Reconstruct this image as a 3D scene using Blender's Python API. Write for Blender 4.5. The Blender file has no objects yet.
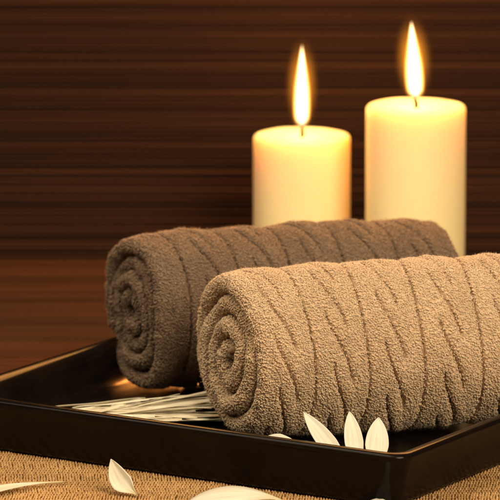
import bpy, math, random
import numpy as np
from mathutils import Vector

R = math.radians
random.seed(7)
rng = np.random.default_rng(11)
scn = bpy.context.scene

# ------------------------------------------------------------------ camera
cam_d = bpy.data.cameras.new('camera')
cam = bpy.data.objects.new('camera', cam_d)
scn.collection.objects.link(cam)
PITCH = R(10.8)
cam.location = (0, -3.1 * math.cos(PITCH), 3.1 * math.sin(PITCH))
cam.rotation_euler = (R(90) - PITCH + R(0.0746), 0, R(0.0746))
cam_d.sensor_width = 36
cam_d.lens = 36 * 4608 / 500
cam_d.clip_start = 0.05
cam_d.clip_end = 50
cam_d.dof.use_dof = True
cam_d.dof.focus_distance = 2.47
cam_d.dof.aperture_fstop = 20
scn.camera = cam

# ------------------------------------------------------------------ world, lamps, exposure
world = bpy.data.worlds.new('World')
scn.world = world
world.use_nodes = True
bg = world.node_tree.nodes['Background']
bg.inputs['Color'].default_value = (1.0, 0.72, 0.45, 1)
bg.inputs['Strength'].default_value = 0.02


def area(name, loc, target, size, power, color):
    d = bpy.data.lights.new(name, 'AREA')
    d.shape = 'RECTANGLE'
    d.size, d.size_y = size
    d.energy = power
    d.color = color
    o = bpy.data.objects.new(name, d)
    scn.collection.objects.link(o)
    o.location = loc
    o.rotation_euler = (Vector(target) - Vector(loc)).to_track_quat('-Z', 'Y').to_euler()
    return o


area('key_lamp', (0.60, -1.75, 0.85), (0.05, -0.52, 0.06), (0.75, 0.75), 34, (1.0, 0.825, 0.60))
area('overhead_lamp', (-0.45, -0.80, 0.95), (-0.02, -0.55, 0.03), (1.0, 0.8), 12, (1.0, 0.825, 0.61))


area('back_lamp', (0.05, -0.08, 0.36), (-0.09, -0.46, 0.05), (0.46, 0.26), 3.8, (1.0, 0.42, 0.10))
area('added_tray_lamp', (-0.030, -0.345, 0.060), (-0.155, -0.530, 0.025), (0.060, 0.050), 0.62, (1.0, 0.31, 0.055))   # added lamp hidden behind the brown towel, for orange reflections in the tray

scn.view_settings.view_transform = 'Standard'
scn.view_settings.look = 'None'
scn.view_settings.gamma = 1
scn.view_settings.exposure = 0
scn.view_settings.use_curve_mapping = False
scn.cycles.max_bounces = 10
scn.cycles.diffuse_bounces = 4
scn.cycles.glossy_bounces = 5
scn.cycles.transparent_max_bounces = 12
scn.cycles.sample_clamp_indirect = 6
scn.cycles.use_denoising = True
scn.cycles.volume_step_rate = 0.15


# ------------------------------------------------------------------ helpers
def new_obj(name, me, mat, parent=None):
    o = bpy.data.objects.new(name, me)
    scn.collection.objects.link(o)
    if mat:
        me.materials.append(mat)
    if parent:
        o.parent = parent
    return o


def np_mesh(name, V, Fq, smooth=True, uv=None):
    """V (n,3), Fq list of int arrays (m,k) with k vertices per face"""
    me = bpy.data.meshes.new(name)
    V = np.asarray(V, dtype=np.float32)
    me.vertices.add(len(V))
    me.vertices.foreach_set('co', V.ravel())
    loops, starts, n = [], [], 0
    for f in Fq:
        f = np.asarray(f, dtype=np.int32)
        loops.append(f.ravel())
        starts.append(np.arange(len(f), dtype=np.int32) * f.shape[1] + n)
        n += f.size
    loops = np.concatenate(loops)
    starts = np.concatenate(starts)
    me.loops.add(len(loops))
    me.loops.foreach_set('vertex_index', loops)
    me.polygons.add(len(starts))
    me.polygons.foreach_set('loop_start', starts)
    if smooth:
        me.polygons.foreach_set('use_smooth', np.ones(len(starts), dtype=bool))
    if uv is not None:
        l = me.uv_layers.new(name='uv')
        l.data.foreach_set('uv', np.asarray(uv, dtype=np.float32)[loops].ravel())
    me.update(calc_edges=True)
    me.validate()
    return me


def grid_faces(a, b, wrap_a=False, wrap_b=False, off=0):
    i = np.arange(a if wrap_a else a - 1)
    j = np.arange(b if wrap_b else b - 1)
    I, J = np.meshgrid(i, j, indexing='ij')
    I2, J2 = (I + 1) % a, (J + 1) % b
    return np.stack([I * b + J, I2 * b + J, I2 * b + J2, I * b + J2], -1).reshape(-1, 4) + off


def empty(name, loc):
    o = bpy.data.objects.new(name, None)
    o.empty_display_size = 0.02
    scn.collection.objects.link(o)
    o.location = loc
    return o


def tag(o, label=None, cat=None, group=None, kind=None):
    if label: o['label'] = label
    if cat: o['category'] = cat
    if group: o['group'] = group
    if kind: o['kind'] = kind
    return o


_perm = rng.random(4096).astype(np.float32)


def vnoise(p):
    """smooth value noise, p (n,3) -> (n,) in -1..1"""
    p = np.asarray(p, dtype=np.float64)
    i = np.floor(p).astype(np.int64)
    f = p - i
    f = f * f * (3 - 2 * f)
    out = 0
    for dx in (0, 1):
        for dy in (0, 1):
            for dz in (0, 1):
                h = ((i[..., 0] + dx) * 73856093 ^ (i[..., 1] + dy) * 19349663 ^ (i[..., 2] + dz) * 83492791) & 4095
                w = (f[..., 0] if dx else 1 - f[..., 0]) * (f[..., 1] if dy else 1 - f[..., 1]) * (f[..., 2] if dz else 1 - f[..., 2])
                out = out + _perm[h] * w
    return out * 2 - 1


class NT:
    def __init__(self, name):
        self.m = bpy.data.materials.new(name)
        self.m.use_nodes = True
        self.t = self.m.node_tree
        self.t.nodes.clear()
        self.out = self.n('ShaderNodeOutputMaterial')

    def n(self, typ, ins=None, **kw):
        nd = self.t.nodes.new(typ)
        for k, v in kw.items():
            setattr(nd, k, v)
        for k, v in (ins or {}).items():
            if isinstance(v, bpy.types.NodeSocket):
                self.t.links.new(v, nd.inputs[k])
            else:
                nd.inputs[k].default_value = v
        return nd

    def ramp(self, fac, stops):
        nd = self.n('ShaderNodeValToRGB', {'Fac': fac})
        cr = nd.color_ramp
        while len(cr.elements) < len(stops):
            cr.elements.new(0.5)
        for e, (p, c) in zip(cr.elements, stops):
            e.position = p
            e.color = c if len(c) == 4 else (*c, 1)
        return nd.outputs['Color']

    def surf(self, s):
        self.t.links.new(s, self.out.inputs['Surface'])
        return self.m


# ------------------------------------------------------------------ materials
def mat_bamboo(name, gain):
    k = NT(name)
    uv = k.n('ShaderNodeUVMap', uv_map='uv').outputs['UV']
    sep = k.n('ShaderNodeSeparateXYZ', {'Vector': uv})
    rod = k.n('ShaderNodeMath', {0: sep.outputs['Y']}, operation='FLOOR')
    white = k.n('ShaderNodeTexWhiteNoise', {'W': rod.outputs[0]}, noise_dimensions='1D')
    mp = k.n('ShaderNodeMapping', {'Vector': uv, 'Scale': (2.2, 0.23, 1)})
    n1 = k.n('ShaderNodeTexNoise', {'Vector': mp.outputs[0], 'Scale': 1.0, 'Detail': 3.0, 'Roughness': 0.6})
    mp2 = k.n('ShaderNodeMapping', {'Vector': uv, 'Scale': (30, 6.0, 1)})
    n2 = k.n('ShaderNodeTexNoise', {'Vector': mp2.outputs[0], 'Scale': 1.0, 'Detail': 4.0})
    a = k.n('ShaderNodeMath', {0: white.outputs['Value'], 1: 0.40}, operation='MULTIPLY')
    b = k.n('ShaderNodeMath', {0: n1.outputs['Fac'], 1: 0.45, 2: a.outputs[0]}, operation='MULTIPLY_ADD')
    mp3 = k.n('ShaderNodeMapping', {'Vector': uv, 'Scale': (260, 0.9, 1)})
    n3 = k.n('ShaderNodeTexNoise', {'Vector': mp3.outputs[0], 'Scale': 1.0, 'Detail': 2.0})      # cross threads of the weave
    b2 = k.n('ShaderNodeMath', {0: n3.outputs['Fac'], 1: 0.16, 2: b.outputs[0]}, operation='MULTIPLY_ADD')
    c = k.n('ShaderNodeMath', {0: n2.outputs['Fac'], 1: 0.16, 2: b2.outputs[0]}, operation='MULTIPLY_ADD')
    stops = [(0.36, (0.020, 0.0060, 0.0018)), (0.57, (0.035, 0.0112, 0.0031)), (0.70, (0.047, 0.0155, 0.0041)), (0.84, (0.072, 0.025, 0.0064))]
    col = k.ramp(c.outputs[0], [(p_, tuple(v_ * gain for v_ in c_)) for p_, c_ in stops])
    p = k.n('ShaderNodeBsdfPrincipled', {'Base Color': col, 'Roughness': 0.6, 'Specular IOR Level': 0.10})
    return k.surf(p.outputs[0])


def mat_straw():
    k = NT('straw')
    tc = k.n('ShaderNodeTexCoord').outputs['Object']
    mp = k.n('ShaderNodeMapping', {'Vector': tc, 'Scale': (600, 120, 200)})
    n1 = k.n('ShaderNodeTexNoise', {'Vector': mp.outputs[0], 'Scale': 1.0, 'Detail': 3.0})
    n2 = k.n('ShaderNodeTexNoise', {'Vector': tc, 'Scale': 22.0, 'Detail': 2.0})
    mx = k.n('ShaderNodeMath', {0: n2.outputs['Fac'], 1: 0.35, 2: 0.0}, operation='MULTIPLY_ADD')
    c = k.n('ShaderNodeMath', {0: n1.outputs['Fac'], 1: 0.75, 2: mx.outputs[0]}, operation='MULTIPLY_ADD')
    col = k.ramp(c.outputs[0], [(0.3, (0.22, 0.115, 0.04)), (0.55, (0.39, 0.225, 0.085)), (0.8, (0.52, 0.33, 0.14))])
    p = k.n('ShaderNodeBsdfPrincipled', {'Base Color': col, 'Roughness': 0.6, 'Specular IOR Level': 0.3})
    return k.surf(p.outputs[0])


def mat_plain(name, col, rough=0.6, spec=0.3, noise=0.0, nscale=60):
    k = NT(name)
    p = k.n('ShaderNodeBsdfPrincipled', {'Roughness': rough, 'Specular IOR Level': spec})
    tc = k.n('ShaderNodeTexCoord').outputs['Object']
    n1 = k.n('ShaderNodeTexNoise', {'Vector': tc, 'Scale': float(nscale), 'Detail': 3.0})
    lo = tuple(c * (1 - noise) for c in col)
    hi = tuple(min(1, c * (1 + noise)) for c in col)
    c = k.ramp(n1.outputs['Fac'], [(0.3, lo), (0.7, hi)])
    k.t.links.new(c, p.inputs['Base Color'])
    return k.surf(p.outputs[0])


def mat_lacquer():
    k = NT('lacquer')
    tc = k.n('ShaderNodeTexCoord').outputs['Object']
    n1 = k.n('ShaderNodeTexNoise', {'Vector': tc, 'Scale': 45.0, 'Detail': 5.0, 'Roughness': 0.65})
    col = k.ramp(n1.outputs['Fac'], [(0.35, (0.004, 0.0028, 0.002)), (0.7, (0.008, 0.005, 0.0034))])
    rg = k.n('ShaderNodeMapRange', {'Value': n1.outputs['Fac'], 1: 0.3, 2: 0.7, 3: 0.17, 4: 0.23})
    n2 = k.n('ShaderNodeTexNoise', {'Vector': tc, 'Scale': 140.0, 'Detail': 2.0})
    bp = k.n('ShaderNodeBump', {'Height': n2.outputs['Fac'], 'Strength': 0.03, 'Distance': 0.002})
    p = k.n('ShaderNodeBsdfPrincipled', {'Base Color': col, 'Roughness': rg.outputs[0], 'Specular IOR Level': 0.095, 'Normal': bp.outputs[0]})
    return k.surf(p.outputs[0])


def mat_terry(name, lo, mid, hi):
    k = NT(name)
    tc = k.n('ShaderNodeTexCoord').outputs['Object']
    n1 = k.n('ShaderNodeTexNoise', {'Vector': tc, 'Scale': 420.0, 'Detail': 2.0})
    n2 = k.n('ShaderNodeTexNoise', {'Vector': tc, 'Scale': 35.0, 'Detail': 3.0})
    a = k.n('ShaderNodeMath', {0: n2.outputs['Fac'], 1: 0.45}, operation='MULTIPLY')
    c = k.n('ShaderNodeMath', {0: n1.outputs['Fac'], 1: 0.6, 2: a.outputs[0]}, operation='MULTIPLY_ADD')
    col = k.ramp(c.outputs[0], [(0.3, lo), (0.52, mid), (0.75, hi)])
    p = k.n('ShaderNodeBsdfPrincipled', {'Base Color': col, 'Roughness': 0.95, 'Specular IOR Level': 0.08, 'Sheen Weight': 0.25, 'Sheen Roughness': 0.5,
                                         'Subsurface Weight': 0.65, 'Subsurface Radius': (1.0, 0.7, 0.45), 'Subsurface Scale': 0.0014})
    p.inputs['Sheen Tint'].default_value = (*hi, 1)
    return k.surf(p.outputs[0])


def mat_wax():
    k = NT('wax')
    tc = k.n('ShaderNodeTexCoord').outputs['Object']
    n1 = k.n('ShaderNodeTexNoise', {'Vector': tc, 'Scale': 40.0, 'Detail': 4.0})
    bp = k.n('ShaderNodeBump', {'Height': n1.outputs['Fac'], 'Strength': 0.08, 'Distance': 0.002})
    p = k.n('ShaderNodeBsdfPrincipled', {'Base Color': (0.96, 0.77, 0.41, 1), 'Roughness': 0.42, 'Specular IOR Level': 0.4, 'Normal': bp.outputs[0],
                                         'Subsurface Weight': 1.0, 'Subsurface Radius': (1.0, 0.66, 0.30), 'Subsurface Scale': 0.024})
    return k.surf(p.outputs[0])


FLAME_R = [(0.0, 0.30), (0.06, 0.52), (0.18, 0.80), (0.34, 1.0), (0.50, 0.95), (0.66, 0.74), (0.82, 0.47), (0.93, 0.25), (1.0, 0.06)]


def mat_flame():
    # burning gas: an emitting volume, hottest along its axis
    k = NT('flame')
    tc = k.n('ShaderNodeTexCoord').outputs['Object']      # x, y in flame radii, z 0..1 along the flame
    sp = k.n('ShaderNodeSeparateXYZ', {'Vector': tc})
    r2 = k.n('ShaderNodeMath', {0: sp.outputs['X'], 1: sp.outputs['X']}, operation='MULTIPLY')
    r2 = k.n('ShaderNodeMath', {0: sp.outputs['Y'], 1: sp.outputs['Y'], 2: r2.outputs[0]}, operation='MULTIPLY_ADD')
    r = k.n('ShaderNodeMath', {0: r2.outputs[0]}, operation='SQRT')
    fc = k.n('ShaderNodeFloatCurve', {'Value': sp.outputs['Z']})
    cv = fc.mapping.curves[0]
    cv.points[0].location = FLAME_R[0]; cv.points[1].location = FLAME_R[-1]
    for p in FLAME_R[1:-1]:
        cv.points.new(*p)
    fc.mapping.update()
    rho = k.n('ShaderNodeMath', {0: r.outputs[0], 1: fc.outputs[0]}, operation='DIVIDE')
    d = k.n('ShaderNodeMath', {0: 1.0, 1: rho.outputs[0]}, operation='SUBTRACT', use_clamp=True)
    pw = k.n('ShaderNodeMath', {0: d.outputs[0], 1: 1.75}, operation='POWER')
    zs = k.n('ShaderNodeFloatCurve', {'Value': sp.outputs['Z']})
    cz = zs.mapping.curves[0]
    cz.points[0].location = (0, 0.0); cz.points[1].location = (1, 0.25)
    for p in ((0.09, 0.0), (0.14, 0.003), (0.20, 0.14), (0.30, 0.85), (0.8, 0.9)):
        cz.points.new(*p)
    zs.mapping.update()
    st = k.n('ShaderNodeMath', {0: pw.outputs[0], 1: zs.outputs[0]}, operation='MULTIPLY')
    st = k.n('ShaderNodeMath', {0: st.outputs[0], 1: 5200.0}, operation='MULTIPLY')
    col = k.ramp(d.outputs[0], [(0.0, (1.0, 0.22, 0.015)), (0.30, (1.0, 0.45, 0.08)), (0.65, (1.0, 0.72, 0.32)), (1.0, (1.0, 0.85, 0.55))])
    em = k.n('ShaderNodeEmission', {'Color': col, 'Strength': st.outputs[0]})
    # faint blue base
    zb = k.n('ShaderNodeMapRange', {'Value': sp.outputs['Z'], 1: 0.02, 2: 0.16, 3: 6.0, 4: 0.0})
    eb = k.n('ShaderNodeEmission', {'Color': (0.25, 0.32, 0.9, 1), 'Strength': zb.outputs[0]})
    ad = k.n('ShaderNodeAddShader', {0: em.outputs[0], 1: eb.outputs[0]})
    k.t.links.new(ad.outputs[0], k.out.inputs['Volume'])
    return k.m


def mat_halo_glow():
    k = NT('halo_glow')  # orange glowing volume that imitates lens bloom, not part of the flame
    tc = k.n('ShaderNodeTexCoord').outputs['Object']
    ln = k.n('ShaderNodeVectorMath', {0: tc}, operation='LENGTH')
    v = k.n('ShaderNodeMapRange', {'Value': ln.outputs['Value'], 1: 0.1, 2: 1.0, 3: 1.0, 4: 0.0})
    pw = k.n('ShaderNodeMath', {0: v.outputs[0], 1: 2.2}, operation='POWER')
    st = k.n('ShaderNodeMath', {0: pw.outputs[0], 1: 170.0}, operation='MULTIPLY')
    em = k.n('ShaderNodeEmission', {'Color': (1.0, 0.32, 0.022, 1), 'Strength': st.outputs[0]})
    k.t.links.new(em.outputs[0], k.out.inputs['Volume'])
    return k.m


def mat_petal():
    k = NT('petal')
    uv = k.n('ShaderNodeUVMap', uv_map='uv').outputs['UV']
    sp = k.n('ShaderNodeSeparateXYZ', {'Vector': uv})
    mp = k.n('ShaderNodeMapping', {'Vector': uv, 'Scale': (1.6, 22, 1)})
    n1 = k.n('ShaderNodeTexNoise', {'Vector': mp.outputs[0], 'Scale': 1.5, 'Detail': 3.0})
    c1 = k.ramp(sp.outputs['X'], [(0.0, (0.42, 0.24, 0.10)), (0.07, (0.66, 0.58, 0.36)), (0.3, (0.76, 0.73, 0.60)), (1.0, (0.80, 0.78, 0.68))])
    c2 = k.ramp(n1.outputs['Fac'], [(0.3, (0.76, 0.73, 0.64)), (0.65, (1, 1, 1))])
    mxc = k.n('ShaderNodeMix', {0: 1.0, 6: c1, 7: c2}, data_type='RGBA', blend_type='MULTIPLY')
    p = k.n('ShaderNodeBsdfPrincipled', {'Base Color': mxc.outputs[2], 'Roughness': 0.5, 'Specular IOR Level': 0.3})
    tr = k.n('ShaderNodeBsdfTranslucent', {'Color': (0.85, 0.8, 0.6, 1)})
    mx = k.n('ShaderNodeMixShader', {0: 0.25, 1: p.outputs[0], 2: tr.outputs[0]})
    return k.surf(mx.outputs[0])


def mat_raffia():
    k = NT('raffia')
    uv = k.n('ShaderNodeUVMap', uv_map='uv').outputs['UV']
    oi = k.n('ShaderNodeObjectInfo').outputs['Random']
    mp = k.n('ShaderNodeMapping', {'Vector': uv, 'Scale': (3.0, 9.0, 1)})
    n1 = k.n('ShaderNodeTexNoise', {'Vector': mp.outputs[0], 'W': oi, 'Scale': 1.0, 'Detail': 4.0}, noise_dimensions='4D')
    c1 = k.ramp(n1.outputs['Fac'], [(0.3, (0.58, 0.51, 0.36)), (0.55, (0.78, 0.73, 0.58)), (0.8, (0.88, 0.85, 0.74))])
    c2 = k.ramp(oi, [(0.0, (0.62, 0.56, 0.46)), (0.5, (0.9, 0.88, 0.8)), (1.0, (1, 1, 0.95))])
    mxc = k.n('ShaderNodeMix', {0: 1.0, 6: c1, 7: c2}, data_type='RGBA', blend_type='MULTIPLY')
    p = k.n('ShaderNodeBsdfPrincipled', {'Base Color': mxc.outputs[2], 'Roughness': 0.55, 'Specular IOR Level': 0.3})
    return k.surf(p.outputs[0])


M_BLIND, M_REED, M_STRAW, M_LACQ, M_WAX = mat_bamboo('dark_bamboo', 0.70), mat_bamboo('reddish_reed', 0.95), mat_straw(), mat_lacquer(), mat_wax()
M_BEIGE = mat_terry('beige_terry', (0.37, 0.242, 0.140), (0.495, 0.338, 0.204), (0.585, 0.418, 0.268))
M_BROWN = mat_terry('brown_terry', (0.100, 0.064, 0.040), (0.144, 0.094, 0.059), (0.19, 0.129, 0.083))
M_FLAME, M_HALO, M_PETAL, M_RAFFIA = mat_flame(), mat_halo_glow(), mat_petal(), mat_raffia()
M_WICK = mat_plain('charred_wick', (0.004, 0.003, 0.002), 0.9, 0.1, 0.3, 400)
M_TABLE = mat_plain('dark_wood', (0.03, 0.014, 0.007), 0.5, 0.3, 0.3, 12)
M_CLOTH = mat_plain('dark_straw_backing', (0.10, 0.042, 0.012), 0.9, 0.1, 0.2, 100)
M_WALL = mat_plain('dark_wall', (0.03, 0.014, 0.007), 0.8, 0.1, 0.2, 8)

# ------------------------------------------------------------------ the setting: table and wall
def slab(name, x0, x1, y0, y1, z0, z1, mat):
    V = [(x, y, z) for x in (x0, x1) for y in (y0, y1) for z in (z0, z1)]
    F = [[0, 1, 3, 2], [4, 6, 7, 5], [0, 4, 5, 1], [2, 3, 7, 6], [0, 2, 6, 4], [1, 5, 7, 3]]
    return new_obj(name, np_mesh(name, V, [F], False), mat)


tag(slab('table', -1.1, 1.1, -1.5, 0.06, -0.044, -0.004, M_TABLE), kind='structure')
tag(slab('wall', -1.1, 1.1, 0.065, 0.1, -0.044, 0.9, M_WALL), kind='structure')


# thin rods laid side by side: a reed mat on the table, a bamboo blind hanging in front of the wall
def rods(name, n, pitch, place, nrm, tan, mat, label, cat):
    X = 0.85
    xs = np.linspace(-X, X, 30)
    V, F, UV = [], [], []
    off, sec = 0, 6
    nrm, tan = np.array(nrm), np.array(tan)
    for i in range(n):
        c = place((i + 0.5) * pitch)
        hw = pitch * 0.47 * random.uniform(0.85, 1.0)
        th = random.uniform(0.0008, 0.0014)
        ph = random.uniform(0, 6)
        P = np.zeros((len(xs), sec, 3)); U = np.zeros((len(xs), sec, 2))
        wob = 0.00025 * np.sin(xs * 25 + ph) + 0.00012 * np.sin(xs * 90 + ph * 3)
        for q in range(sec):
            a_, b_ = hw * math.cos(math.pi * q / (sec - 1)), th * math.sin(math.pi * q / (sec - 1))
            P[:, q, 0] = xs
            P[:, q, 1:] = np.array(c) + tan * (a_ + wob)[:, None] + nrm * (b_ - 0.0016)
            U[:, q, 0] = xs + i * 0.37
            U[:, q, 1] = i * pitch / 0.003 + 0.1 + 0.8 * q / (sec - 1)
        V.append(P.reshape(-1, 3)); UV.append(U.reshape(-1, 2))
        F.append(grid_faces(len(xs), sec, off=off))
        off += len(xs) * sec
    e0, e1 = np.array(place(0)) - nrm * 0.0022, np.array(place(n * pitch)) - nrm * 0.0022
    P = np.array([(-X, *e0), (X, *e0), (-X, *e1), (X, *e1)])
    V.append(P); UV.append(np.zeros((4, 2)))
    F.append(np.array([[0, 1, 3, 2]]) + off)
    o = new_obj(name, np_mesh(name, np.concatenate(V), F, True, np.concatenate(UV)), mat)
    return tag(o, label, cat)


rods('reed_mat', 204, 0.0025, lambda t: (-0.515 + t, 0.0), (0, 1), (1, 0), M_REED, 'reddish brown reed mat lying on the table behind the tray', 'reed mat')
rods('bamboo_blind', 180, 0.0030, lambda t: (-0.003, -0.0010 + t), (-1, 0), (0, 1), M_BLIND, 'dark brown slatted bamboo blind hanging as the backdrop behind the candles', 'bamboo blind')


# straw mat: staggered woven stitches over a dark backing
def straw_mat():
    px, py = 0.00155, 0.0046
    x0, x1, y0, y1 = -0.36, 0.40, -0.95, -0.518
    nx, ny = int((x1 - x0) / px), int((y1 - y0) / py)
    I, J = np.meshgrid(np.arange(nx), np.arange(ny), indexing='ij')
    I, J = I.ravel(), J.ravel()
    cx = x0 + (I + 0.5 * (J % 2) + 0.25) * px + rng.normal(0, px * 0.08, I.shape)
    cy = y0 + (J + 0.5) * py + rng.normal(0, py * 0.05, I.shape)
    cx += 0.0007 * np.sin(cy * 60) + 0.0004 * np.sin(cy * 210 + 1)
    a = np.linspace(-1, 1, 4); b = np.linspace(-1, 1, 6)
    A, B = np.meshgrid(a, b, indexing='ij')
    A, B = A.ravel(), B.ravel()
    prof = np.sqrt(np.clip(1 - B ** 2, 0, 1))
    hw = px * 0.47 * rng.uniform(0.78, 1.15, I.shape)
    hl = py * 0.70 * rng.uniform(0.9, 1.08, I.shape)
    hh = 0.0009 * rng.uniform(0.8, 1.2, I.shape)
    X = cx[:, None] + hw[:, None] * A * (0.35 + 0.65 * prof)
    Y = cy[:, None] + hl[:, None] * B
    Z = -0.0012 + hh[:, None] * (1.35 * prof * np.sqrt(np.clip(1.05 - A ** 2, 0, 1)))
    V = np.stack([X, Y, Z], -1).reshape(-1, 3)
    f = grid_faces(4, 6)
    F = (f[None] + (np.arange(len(I)) * 24)[:, None, None]).reshape(-1, 4)
    root = empty('straw_mat', (0.02, -0.73, -0.004))
    o = new_obj('weave', np_mesh('weave', V, [F], True), M_STRAW, root)
    o.location = (-0.02, 0.73, 0.004)
    V = [(x, y, z) for x in (x0, x1) for y in (y0, y1) for z in (-0.0038, -0.0009)]
    Fb = [[0, 1, 3, 2], [4, 6, 7, 5], [0, 4, 5, 1], [2, 3, 7, 6], [0, 2, 6, 4], [1, 5, 7, 3]]
    o = new_obj('backing', np_mesh('backing', V, [Fb], False), M_CLOTH, root)
    o.location = (-0.02, 0.73, 0.004)
    return tag(root, 'golden straw woven mat with a fine stitch pattern under the front of the tray', 'mat')


straw_mat()

# ------------------------------------------------------------------ tray
TU = Vector((math.cos(R(-31.6)), math.sin(R(-31.6)), 0))      # along the front edge
TV = Vector((-TU.y, TU.x, 0))                             # towards the back
TC = Vector((0.0765, -0.7195, 0))                         # front right rim corner
TW, TD = 0.297, 0.360
TO = TC - TU * TW                                         # front left rim corner
FLOOR = 0.0062


def tray():
    prof = [(-0.0160, 0.0000), (-0.0125, 0.0003), (-0.0108, 0.0012), (-0.0098, 0.0030), (-0.0062, 0.0150), (-0.0018, 0.0262),
            (-0.0004, 0.0280), (-0.0004, 0.0296), (-0.0013, 0.0307), (-0.0032, 0.0313), (-0.0054, 0.0312), (-0.0075, 0.0304), (-0.0092, 0.0291), (-0.0104, 0.0273),
            (-0.0110, 0.0240), (-0.0114, 0.0125), (-0.0126, 0.0092), (-0.0150, 0.0072), (-0.0185, 0.0064), (-0.0225, FLOOR)]
    seg = 8
    V = []
    for off, z in prof:
        r = max(0.011 + off * 0.45, 0.002)
        for (cx, cy, a0) in ((TW + off - r, -off + r, -90), (TW + off - r, TD + off - r, 0), (-off + r, TD + off - r, 90), (-off + r, -off + r, 180)):
            for q in range(seg + 1):
                a = R(a0 + 90 * q / seg)
                p = TO + TU * (cx + r * math.cos(a)) + TV * (cy + r * math.sin(a))
                V.append((p.x, p.y, z))
    n = 4 * (seg + 1)
    F = grid_faces(len(prof), n, wrap_b=True)
    F = F[:, ::-1]
    bot = np.arange(n)[None, :]
    top = (np.arange(n)[::-1] + (len(prof) - 1) * n)[None, :]
    c = TO + TU * TW / 2 + TV * TD / 2
    V = np.array(V) - np.array(c)
    me = np_mesh('tray', V, [F, bot, top], True)
    o = new_obj('tray', me, M_LACQ)
    o.location = c
    import bmesh
    bm = bmesh.new(); bm.from_mesh(me)
    bmesh.ops.recalc_face_normals(bm, faces=bm.faces)
    bm.to_mesh(me); bm.free()
    return tag(o, 'glossy black lacquered rectangular tray holding the two rolled towels', 'tray')


tray()


# ------------------------------------------------------------------ rolled towels
def smooth(x):
    x = np.clip(x, 0, 1)
    return x * x * (3 - 2 * x)


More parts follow.
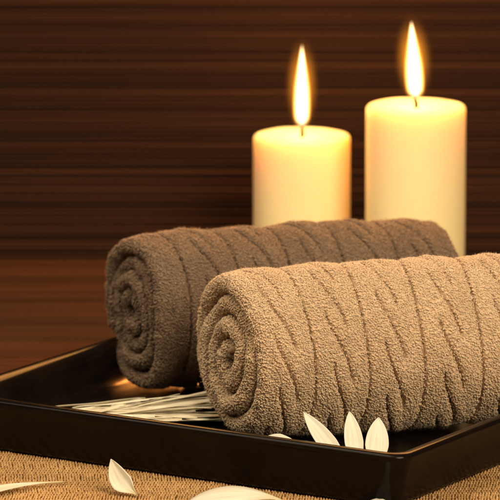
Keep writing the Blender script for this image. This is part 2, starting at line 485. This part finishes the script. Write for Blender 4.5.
class Roll:
    """a folded towel rolled to a spiral: theta runs from the outer end inwards, w runs round the sheet's cross-section"""
    def __init__(self, start, yaw, length, rad, pitch, turns, seed, hand=1, th0=-100, period=0.033, recess=0.003, phase=0.0, taper=0.0, skew=0.0, press=0.0, wall=None):
        self.c = np.array(start); self.L = length; self.rad = rad; self.pitch = pitch; self.turns = turns
        self.d = np.array((math.cos(R(yaw)), math.sin(R(yaw)), 0)); self.n = np.array((-self.d[1], self.d[0], 0)); self.z = np.array((0, 0, 1.))
        self.seed = seed; self.hand = hand; self.th0 = R(th0); self.period = period; self.recess = recess; self.phase = phase; self.taper = taper; self.skew = skew; self.press = press; self.wall = wall
        self.bare = 0.0
        self.t = pitch * 0.82
        self.lip = math.pi * self.t / 2
        self.W = 2 * self.L + 2 * self.lip

    def radius(self, th):
        k = th / (2 * math.pi)
        k = np.floor(k) + (k - np.floor(k)) ** 6      # each turn keeps its radius, then tucks under its own start
        return self.rad - self.t / 2 - self.pitch * k + 0.0012 * vnoise(np.stack([th * 1.3, th * 0 + self.seed, th * 0], -1))

    def ends(self, th):
        k = th / (2 * math.pi)
        o = np.zeros_like(th)
        nz = vnoise(np.stack([th * 0.9 + 3, o + self.seed * 1.7, o], -1))
        n2 = vnoise(np.stack([th * 2.6 + 3, o + self.seed * 2.7, o + 5], -1))
        return self.recess * np.maximum(k - 0.35, 0) + 0.0026 * nz + 0.0010 * n2, self.L - 0.003 * np.abs(nz) - 0.002 * k

    def cable(self, s, x):
        """knit relief of the outer face: (height, groove closeness)"""
        x = x + self.phase + 0.0012 * np.sin(s * 45 + self.seed)
        P = self.period
        u = (np.mod(x, P)) / P
        col = np.floor(x / P)
        gap = np.minimum(u, 1 - u) * P
        g = np.exp(-(gap / 0.00075) ** 2)
        h = 0.0005 * np.cos((u - 0.5) * 2 * math.pi) - 0.0004 * np.exp(-(gap / 0.0028) ** 2)
        CP = 0.031
        A = 0.0054
        uc = (u - 0.5) * P
        v = s / CP + col * 0.37 + 0.25
        for sh in (-1, 0, 1):
            fr = np.mod(v, 1) + sh
            cen = -A + 2 * A * smooth((fr + 0.20) / 1.40)
            inr = (fr > -0.26) & (fr < 1.26)
            fade = smooth((fr + 0.26) / 0.2) * smooth((1.26 - fr) / 0.2)
            g = np.maximum(g, np.where(inr, 0.95 * fade * np.exp(-((uc - cen) / 0.00078) ** 2), 0))
            rel = (uc - cen)
            h = h - np.where(inr, fade * 0.0005 * np.exp(-(rel / 0.0030) ** 2), 0) + np.where(inr, fade * 0.0005 * np.exp(-((rel - 0.0042) / 0.0026) ** 2), 0)
        return h - 0.0045 * g, g

    def S(self, th, w, base=True):
        """(theta, w) -> points; w: outer face right to left, left lip, inner face, right lip"""
        L, lip, t = self.L, self.lip, self.t
        xl, xr = self.ends(th)
        r = self.radius(th)
        w = np.mod(w, self.W)
        q = np.zeros_like(w); x = np.zeros_like(w)
        m = w < L
        f = np.clip(w / L, 0, 1)
        x = np.where(m, xr - (xr - xl) * f, x); q = np.where(m, t / 2, q)
        m2 = (w >= L) & (w < L + lip)
        a = (w - L) / lip * math.pi
        x = np.where(m2, xl - np.sin(a) * t / 2, x); q = np.where(m2, np.cos(a) * t / 2, q)
        m3 = (w >= L + lip) & (w < 2 * L + lip)
        f = (w - L - lip) / L
        x = np.where(m3, xl + (xr - xl) * f, x); q = np.where(m3, -t / 2, q)
        m4 = w >= 2 * L + lip
        a = (w - 2 * L - lip) / lip * math.pi
        x = np.where(m4, xr + np.sin(a) * t / 2, x); q = np.where(m4, -np.cos(a) * t / 2, q)
        # shoulders: the roll tapers a little at both ends
        dl = np.maximum(x - xl, 0); dr = np.maximum(xr - x, 0)
        outer = np.clip(1 - th / (2 * math.pi), 0, 1)
        r = r - (0.0035 * np.exp(-(dl / 0.010)) + 0.0035 * np.exp(-(dr / 0.010))) * (0.35 + 0.65 * outer)
        r = r * (1 - self.taper * (x / L - 0.3))
        # relief
        h, g = self.cable(th * self.rad, x)
        face = np.where(m, smooth((dl - 0.001) / 0.006) * smooth((dr - 0.001) / 0.006), 0) * (th < 2 * math.pi)
        q = q + h * face
        o = np.zeros_like(th)
        pt = np.stack([th * r * 120, x * 120 + q * 60, o + self.seed], -1)
        q = q + np.where(m, 1, -1) * 0.00035 * vnoise(pt)
        q = q + 0.0011 * vnoise(np.stack([th * r * 38, x * 38, o + self.seed + 9], -1)) * (th < 2 * math.pi)
        # creases of the lips
        crease = 0.0009 * vnoise(np.stack([th * r * 230, w * 110, o + self.seed + 4], -1))
        x = x + np.where(m2, -crease, np.where(m4, crease, 0))
        rr = r + q
        ang = self.th0 + self.hand * th
        a_ = rr * np.cos(ang); b_ = rr * np.sin(ang)
        a_ = a_ * 1.025 + 0.0012 * np.sin(3 * ang + self.seed)
        low = -self.rad * 0.975
        b_ = np.where(b_ < low + 0.006, low + 0.006 + 0.006 * np.tanh((b_ - low - 0.006) / 0.006), b_)  # sits flat on the tray
        x = x - self.skew * a_ * np.clip(1 - x / 0.08, 0, 1)   # the end is cut at a slant
        a_ = np.where(a_ < 0, a_ * (1 - self.press * smooth((x - 0.09) / 0.07)), a_)   # pressed against the tray's side
        ctr = 0.0018 * np.sin(x * 22 + self.seed)
        b_ = b_ - self.rad * self.taper * (x / L - 0.3)
        P = self.c + x[..., None] * self.d + (a_ + ctr)[..., None] * self.n + b_[..., None] * self.z
        if self.wall is not None:                          # dented where it leans on the tray's side
            pt, nr = self.wall
            dist = (P - pt) @ nr
            P = P + np.maximum(0.0010 - dist, 0)[..., None] * nr * smooth((0.0370 - P[..., 2]) / 0.004)[..., None]
        return P, g * face

    def N(self, th, w):
        e = 0.0005
        r = np.maximum(self.radius(th), 0.004)
        p1, _ = self.S(th + e / r, w); p0, _ = self.S(th - e / r, w)
        q1, _ = self.S(th, w + e); q0, _ = self.S(th, w - e)
        n = np.cross(p1 - p0, q1 - q0) * -self.hand
        return n / np.maximum(np.linalg.norm(n, axis=-1, keepdims=True), 1e-12)

    def build(self, name, mat, label, spacing=0.00118):
        TH = 2 * math.pi * self.turns
        # ---- base sheet
        ths = [0.0]
        while ths[-1] < TH:
            ths.append(ths[-1] + (0.0007 if ths[-1] < 6.4 else 0.0012) / max(self.rad - self.pitch * ths[-1] / (2 * math.pi), 0.004))
        ths = np.array(ths)
        ws = np.concatenate([np.arange(0, self.L, 0.0005), self.L + np.linspace(0, self.lip, 14)[:-1],
                             self.L + self.lip + np.concatenate([np.linspace(0, 0.03, 20), np.linspace(0.03, self.L - 0.03, 20)[1:], np.linspace(self.L - 0.03, self.L, 20)[1:]])[:-1],
                             2 * self.L + self.lip + np.linspace(0, self.lip, 14)[:-1]])
        T, Wg = np.meshgrid(ths, ws, indexing='ij')
        P, _ = self.S(T.ravel(), Wg.ravel())
        V = [P]
        F4 = [grid_faces(len(ths), len(ws), wrap_b=True)]
        caps = [np.arange(len(ws))[None, :], (np.arange(len(ws))[::-1] + (len(ths) - 1) * len(ws))[None, :]]
        off = len(P)
        # ---- terry loops, on a jittered lattice
        tt = [0.0]; k = 0
        rows = []
        while tt[-1] < TH:
            r = max(self.rad - self.pitch * tt[-1] / (2 * math.pi), 0.005)
            tt.append(tt[-1] + spacing * 0.87 / r)
        tt = np.array(tt)
        wv = np.arange(0, self.W, spacing)
        T, Wg = np.meshgrid(tt, wv, indexing='ij')
        Wg = Wg + (np.arange(len(tt)) % 2)[:, None] * spacing / 2
        jr = np.maximum(self.rad - self.pitch * T / (2 * math.pi), 0.005)
        T = T + rng.uniform(-0.45, 0.45, T.shape) * spacing / jr
        Wg = np.mod(Wg + rng.uniform(-0.45, 0.45, T.shape) * spacing, self.W)
        T, Wg = np.clip(T.ravel(), 0, TH), Wg.ravel()
        L, lip = self.L, self.lip
        near = 0.014
        keep = ((Wg < L) & ((T < 2 * math.pi + 0.2) | (Wg > L - near) | (Wg < near))) | ((Wg >= L) & (Wg < L + lip + near)) | (Wg > 2 * L + lip - near)
        keep &= ~((T > TH - self.bare) & (Wg > self.L - 0.012) & (Wg < self.L + self.lip + 0.02))   # the smooth woven hem at the core
        T, Wg = T[keep], Wg[keep]
        P, g = self.S(T, Wg)
        keep = (rng.random(len(T)) > smooth((g - 0.55) / 0.2))
        T, Wg, P = T[keep], Wg[keep], P[keep]
        N = self.N(T, Wg)
        n = len(T)
        endy = (Wg > L - 0.004) & (Wg < L + lip + near)
        sc = rng.uniform(0.75, 1.28, n) * np.where(endy, 1.12, 1.0)
        N = N + rng.normal(0, 0.28, (n, 3)); N /= np.linalg.norm(N, axis=1, keepdims=True)
        A = np.cross(N, rng.normal(0, 1, (n, 3))); A /= np.linalg.norm(A, axis=1, keepdims=True)
        B = np.cross(N, A)
        rings, sides = 5, 3
        hgt, half, rad = 0.00064, 0.00050, 0.00037
        TV_ = np.zeros((n, rings, sides, 3))
        for i in range(rings):
            a = math.pi * i / (rings - 1)
            cpt = P + (N * (hgt * (math.sin(a) - 0.15)) + A * (-half * math.cos(a))) * sc[:, None] + B * (rng.normal(0, 0.00018, n))[:, None]
            tang = N * math.cos(a) * hgt + A * math.sin(a) * half
            tang /= np.linalg.norm(tang, axis=1, keepdims=True)
            e1 = np.cross(B, tang)
            rr = rad * (0.8 + 0.35 * math.sin(a)) * sc
            for j in range(sides):
                b = 2 * math.pi * j / sides
                TV_[:, i, j] = cpt + (e1 * math.cos(b) + B * math.sin(b)) * rr[:, None]
        f = grid_faces(rings, sides, wrap_b=True)
        F4.append((f[None] + (np.arange(n) * rings * sides)[:, None, None]).reshape(-1, 4) + off)
        V.append(TV_.reshape(-1, 3))
        off += n * rings * sides
        # ---- stray fibres standing off the pile
        m = int(n * 0.55)
        pick = rng.choice(n, m, replace=False)
        Pf, Nf = P[pick], N[pick]
        D = Nf + rng.normal(0, 0.75, (m, 3)); D /= np.linalg.norm(D, axis=1, keepdims=True)
        D2 = D + rng.normal(0, 0.8, (m, 3)); D2 /= np.linalg.norm(D2, axis=1, keepdims=True)
        ln = rng.uniform(0.0009, 0.0021, m)[:, None]
        A = np.cross(D, rng.normal(0, 1, (m, 3))); A /= np.linalg.norm(A, axis=1, keepdims=True)
        B = np.cross(D, A)
        FV = np.zeros((m, 3, 3, 3))
        for i, (cpt, rr) in enumerate(((Pf + Nf * 0.0003, 0.000065), (Pf + Nf * 0.0003 + D * ln * 0.6, 0.000055), (Pf + Nf * 0.0003 + D * ln * 0.6 + D2 * ln * 0.5, 0.00003))):
            for j in range(3):
                b = 2 * math.pi * j / 3
                FV[:, i, j] = cpt + (A * math.cos(b) + B * math.sin(b)) * rr
        f = grid_faces(3, 3, wrap_b=True)
        F4.append((f[None] + (np.arange(m) * 9)[:, None, None]).reshape(-1, 4) + off)
        V.append(FV.reshape(-1, 3))
        V = np.concatenate(V) - np.array((*self.c[:2], 0))
        me = np_mesh(name, V, F4 + caps, True)
        o = new_obj(name, me, mat)
        o.location = (*self.c[:2], 0)
        print(name, 'loops', n, 'verts', len(V))
        return tag(o, label, 'towel', 'rolled towels on the tray')


def inner_side(corner, nrm):
    p = corner + nrm * 0.0104
    return np.array(p), np.array(nrm)


RB = 0.0470
beige = Roll((-0.0105, -0.5690, FLOOR + RB * 0.990), 15.0, 0.168, RB, 0.0120, 3.4, 2.0, hand=1, th0=-20, phase=0.006, taper=-0.01, recess=-0.0006, skew=0.16,
             wall=inner_side(TC, -TU))
beige.bare = 0.0
beige_o = beige.build('rolled_towel', M_BEIGE, 'light beige rolled towel with knitted cable ridges, in front in the tray')
RC = 0.0455
brown = Roll((-0.0678, -0.4450, FLOOR + RC * 0.990), 18.0, 0.182, RC, 0.0102, 3.8, 5.0, hand=1, th0=-20, recess=-0.0004, phase=0.019, taper=0.0, skew=0.10,
             wall=inner_side(TO, TU))
brown_o = brown.build('rolled_towel', M_BROWN, 'dark brown rolled towel lying behind the light beige one')


# ------------------------------------------------------------------ candles
def lathe(prof, seg=96):
    V = []
    for r, z in prof:
        for q in range(seg):
            a = 2 * math.pi * q / seg
            V.append((r * math.cos(a), r * math.sin(a), z))
    return np.array(V), grid_faces(len(prof), seg, wrap_b=True)[:, ::-1]


def tube(pts, rads, seg=8):
    pts = [Vector(p) for p in pts]
    V = []
    for i, p in enumerate(pts):
        t = (pts[min(i + 1, len(pts) - 1)] - pts[max(i - 1, 0)]).normalized()
        a = t.cross(Vector((0.3, 1, 0.2))).normalized(); b = t.cross(a)
        for q in range(seg):
            ph = 2 * math.pi * q / seg
            V.append(p + (a * math.cos(ph) + b * math.sin(ph)) * rads[i])
    F = grid_faces(len(pts), seg, wrap_b=True)
    return np.array([tuple(v) for v in V]), [F, np.arange(seg)[None, ::-1], (np.arange(seg) + (len(pts) - 1) * seg)[None, :]]


def candle(x, y, rad, h, flame_h, flame_w, lean, label, tilt=0.0):
    root = empty('candle', (x, y, 0))
    e = 0.0034
    prof = [(0.0, 0.0), (rad - 0.003, 0.0), (rad - 0.0008, 0.0008), (rad, 0.003)]
    prof += [(rad, z) for z in np.linspace(0.006, h - e, 24)]
    prof += [(rad - e + e * math.cos(a), h - e + e * math.sin(a)) for a in np.linspace(0.2, math.pi / 2, 7)]
    for r in np.linspace(rad - e - 0.001, 0.0, 16):
        u = r / (rad - e)
        prof.append((r, h - 0.0016 * (1 - u ** 3) - 0.0008 * math.exp(-(r / 0.006) ** 2)))
    V, F = lathe(prof)
    ang = np.arctan2(V[:, 1], V[:, 0])
    V[:, 2] += np.where(V[:, 2] > h - 0.004, 0.00012 * np.sin(ang * 3 + x * 80) + 0.00008 * np.sin(ang * 7), 0)
    V[:, :2] *= (1 + 0.0015 * np.sin(V[:, 2] * 40 + ang))[:, None]
    new_obj('wax', np_mesh('wax', V, [F], True), M_WAX, root)
    zt = h - 0.0026
    V, F = tube([(0, 0, zt - 0.003), (0.0003, 0, zt + 0.003), (0.0008 * lean, 0, zt + 0.0055), (0.002 * lean, 0.0005, zt + 0.0075)], [0.0015, 0.0014, 0.0013, 0.0009])
    new_obj('wick', np_mesh('wick', V, F, True), M_WICK, root)
    # teardrop flame
    zz, ww = zip(*FLAME_R)
    V, F = lathe([(0.001, 0.0)] + [(float(np.interp(u, zz, ww)) * 1.06 + 0.01, u) for u in np.linspace(0, 1, 30)] + [(0.001, 1.0)], 28)
    fl = new_obj('flame', np_mesh('flame', V, [F], True), M_FLAME, root)
    fl.location = (-0.0006 * lean, 0, zt - 0.0028)
    fl.scale = (flame_w * 0.5, flame_w * 0.5, flame_h)
    fl.rotation_euler = (0, R(tilt), 0)
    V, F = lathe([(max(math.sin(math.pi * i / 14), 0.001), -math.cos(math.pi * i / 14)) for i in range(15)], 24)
    halo = new_obj('flame_halo', np_mesh('flame_halo', V, [F], True), M_HALO, fl)  # lens-bloom halo, added as a glowing shell around the flame
    halo.location = (0, 0, 0.58)
    halo.scale = (1.95, 1.95, 0.54)
    d = bpy.data.lights.new('flame_light', 'POINT')
    d.energy, d.shadow_soft_size, d.color = 0.125, 0.006, (1.0, 0.46, 0.12)
    lo = bpy.data.objects.new('flame_light', d)
    scn.collection.objects.link(lo)
    lo.location = (x, y, zt + 0.4 * flame_h)
    return tag(root, label, 'candle', 'lit pillar candles behind the tray')


candle(0.0296, -0.1150, 0.0313, 0.1020, 0.0635, 0.0126, 0.1, 'shorter lit cream pillar candle, behind the dark brown towel')
candle(0.1012, -0.1650, 0.0316, 0.1291, 0.0585, 0.0138, -0.5, 'taller lit cream pillar candle, rising behind both towels', -3.5)


# ------------------------------------------------------------------ petals
def petal(base, tip, normal, width, label, sag=0.0, side=0.0, cup=0.25, belly=0.58, sharp=0.7, group=None, thick=0.00035, twist=0.0, stem=0.0):
    base, tip = np.array(base, float), np.array(tip, float)
    ax = tip - base; ln = np.linalg.norm(ax); ax /= ln
    nm = np.array(normal, float); nm -= nm.dot(ax) * ax; nm /= np.linalg.norm(nm)
    sd = np.cross(ax, nm)
    nu, nv = 34, 13
    V = np.zeros((2, nu, nv, 3)); UV = np.zeros((2, nu, nv, 2))
    for i in range(nu):
        u = i / (nu - 1)
        pk = belly
        w = (u / pk) ** 0.62 if u < pk else max(1 - ((u - pk) / (1 - pk)) ** 2.2, 0) ** sharp
        if u < pk:
            w = max(w * smooth(np.array(u / pk * 0.9 + 0.25)), 0.16)
        w = max(w, 0.03) * width / 2
        c = base + ax * ln * u + nm * sag * 4 * u * (1 - u) + sd * side * 4 * u * (1 - u)
        ta = twist * (u - 0.5)
        s2 = sd * math.cos(ta) + nm * math.sin(ta); n2 = nm * math.cos(ta) - sd * math.sin(ta)
        for j in range(nv):
            v = j / (nv - 1) * 2 - 1
            lift = cup * w * (v * v - 0.3) + 0.00016 * math.cos(v * math.pi * 2.5) * min(1, 6 * (1 - u))
            notch = -0.0009 * (0.5 + 0.5 * math.cos(v * 9)) * max(0, (u - 0.93) / 0.07)
            p = c + s2 * w * v + n2 * lift + ax * notch
            V[0, i, j] = p + n2 * thick / 2; V[1, i, j] = p - n2 * thick / 2
            UV[:, i, j] = (u, v * 0.5 + 0.5)
    f = grid_faces(nu, nv)
    k = nu * nv
    rim = [i * nv for i in range(nu)] + [(nu - 1) * nv + j for j in range(1, nv)] + [i * nv + nv - 1 for i in range(nu - 2, -1, -1)] + list(range(nv - 2, 0, -1))
    q = [[rim[a], rim[(a + 1) % len(rim)], rim[(a + 1) % len(rim)] + k, rim[a] + k] for a in range(len(rim))]
    Vf = V.reshape(-1, 3)
    o = new_obj('flower_petal', np_mesh('flower_petal', Vf - base, [f, f[:, ::-1] + k, np.array(q)[:, ::-1]], True, UV.reshape(-1, 2)), M_PETAL)
    o.location = base
    return tag(o, label, 'petal', group)


GT, GM = 'white petals standing inside the tray', 'white petals scattered on the straw mat'
PETALS = [
    dict(base=(-0.0622, -0.6800, 0.0015), tip=(-0.0767, -0.6700, 0.0185), normal=(-0.25, -1, 0.45), width=0.0110, side=-0.0030, sag=-0.002, cup=0.45, belly=0.42, sharp=0.95, group=GM,
         label='small cupped white petal standing on its side against the front of the tray'),
    dict(base=(-0.1010, -0.6500, 0.0010), tip=(-0.1550, -0.6960, 0.0010), normal=(0.05, 0.0, 1), width=0.0105, side=0.0065, sag=0.0012, cup=0.15, belly=0.6, group=GM,
         label='long narrow white petal lying flat on the straw mat at the far left'),
    dict(base=(0.0160, -0.6960, 0.0012), tip=(-0.0370, -0.7000, 0.0012), normal=(0.0, -0.25, 1), width=0.0200, side=0.0, sag=0.0072, cup=-0.35, belly=0.55, group=GM,
         label='broad white petal arched on the straw mat, at the middle of the bottom edge'),
    dict(base=(0.0480, -0.7330, 0.0010), tip=(0.0735, -0.6900, 0.0030), normal=(0.0, -0.2, 1), width=0.0110, side=0.0, sag=0.0020, cup=-0.2, belly=0.6, sharp=0.9, group=GM,
         label='white petal on the straw mat whose tip points at the front corner of the tray'),
    dict(base=(0.0520, -0.6640, 0.0080), tip=(0.0255, -0.6400, 0.0372), normal=(0.1, -1, 0.5), width=0.0100, side=0.0, sag=-0.0015, cup=0.25, belly=0.50, sharp=0.9, group=GT,
         label='leftmost upright white petal in the tray, leaning to the left'),
    dict(base=(0.0550, -0.6680, 0.0080), tip=(0.0500, -0.6410, 0.0378), normal=(0.0, -1, 0.5), width=0.0100, side=0.0, sag=-0.0015, cup=0.25, belly=0.52, sharp=0.9, group=GT,
         label='middle upright white petal in the tray, between the two others'),
    dict(base=(0.0630, -0.6730, 0.0080), tip=(0.0655, -0.6440, 0.0352), normal=(0.0, -1, 0.5), width=0.0125, side=0.0, sag=-0.0015, cup=0.25, belly=0.55, sharp=0.9, group=GT,
         label='rightmost upright white petal in the tray, the widest one'),
    dict(base=(0.0330, -0.6560, 0.0172), tip=(-0.0010, -0.6420, 0.0172), normal=(0.0, -1, 0.3), width=0.0190, side=0.0, sag=0.0020, cup=-0.2, belly=0.6, group=GT,
         label='low white petal just peeping over the tray rim below the leaning one'),
]


# ------------------------------------------------------------------ raffia bundle
def raffia():
    c0 = Vector((-0.1165, -0.5250, FLOOR))
    root = empty('raffia_bundle', c0)
    ax = Vector((math.cos(R(3)), math.sin(R(3)), 0)); sd = Vector((-ax.y, ax.x, 0))
    r = random.Random(5)
    for i in range(92):
        s0 = r.uniform(0.0, 0.034) if i > 7 else r.uniform(-0.012, 0.004)
        ln = r.uniform(0.080, 0.118)
        lay = i / 100
        off0 = r.gauss(0, 0.010); off1 = off0 * 0.75 + r.gauss(0, 0.011) + (r.gauss(0, 0.016) if i % 6 == 0 else 0)
        off0 = max(-0.018, min(0.018, off0))
        if i % 3 == 0:
            s0, ln = r.uniform(0.0, 0.060), r.uniform(0.030, 0.060)
            off1 += r.gauss(0, 0.007)
        kx, kb = r.uniform(0.3, 0.7), r.gauss(0, 0.004)
        wd = r.uniform(0.0013, 0.0042)
        z0 = 0.0008 + r.uniform(0, 0.004) * (0.3 + lay)
        z1 = 0.0015 + lay * 0.0165 * max(0.25, 1 - abs(off1) / 0.02) + r.uniform(0, 0.002)
        curl = r.gauss(0, 0.0007); tw = r.uniform(-0.5, 0.5); tw1 = tw + r.gauss(0, 0.5)
        n = 14
        V = np.zeros((2, n, 3, 3)); UV = np.zeros((2, n, 3, 2))
        for a in range(n):
            u = a / (n - 1)
            p = c0 + ax * (s0 + ln * u) + sd * (off0 + (off1 - off0) * u + curl * math.sin(u * 5 + i) + kb * max(0, u - kx) / (1 - kx))
            p.z = FLOOR + z0 + (z1 - z0) * u ** 0.8 + 0.0003 * math.sin(u * 7 + i * 1.7) + 0.0004
            t = tw + (tw1 - tw) * u
            wv = sd * math.cos(t) + Vector((0, 0, math.sin(t)))
            nv = Vector((0, 0, math.cos(t))) - sd * math.sin(t)
            ww = wd * (1 if 0.06 < u < 0.95 else 0.7)
            lift = max(0, abs(math.sin(t)) * ww / 2 - z0 * 0.7)
            for j in (-1, 0, 1):
                b = p + wv * (j * ww / 2) + nv * (0.00025 * (1 - j * j)) + Vector((0, 0, lift))
                V[0, a, j + 1] = b + nv * 0.00015; V[1, a, j + 1] = b - nv * 0.00015
                UV[:, a, j + 1] = (u * 4 + i, j * 0.5 + 0.5 + i * 1.3)
        f = grid_faces(n, 3); k = 3 * n
        rim = [x * 3 for x in range(n)] + [(n - 1) * 3 + 1] + [x * 3 + 2 for x in range(n - 1, -1, -1)] + [1]
        q = [[rim[a], rim[(a + 1) % len(rim)], rim[(a + 1) % len(rim)] + k, rim[a] + k] for a in range(len(rim))]
        new_obj('strand', np_mesh('strand', V.reshape(-1, 3) - np.array(c0), [f, f[:, ::-1] + k, np.array(q)[:, ::-1]], True, UV.reshape(-1, 2)), M_RAFFIA, root)
    return tag(root, 'flat bundle of pale dried raffia strands lying between the towels and the tray edge', 'raffia')


raffia()
for p in PETALS:
    petal(**p)
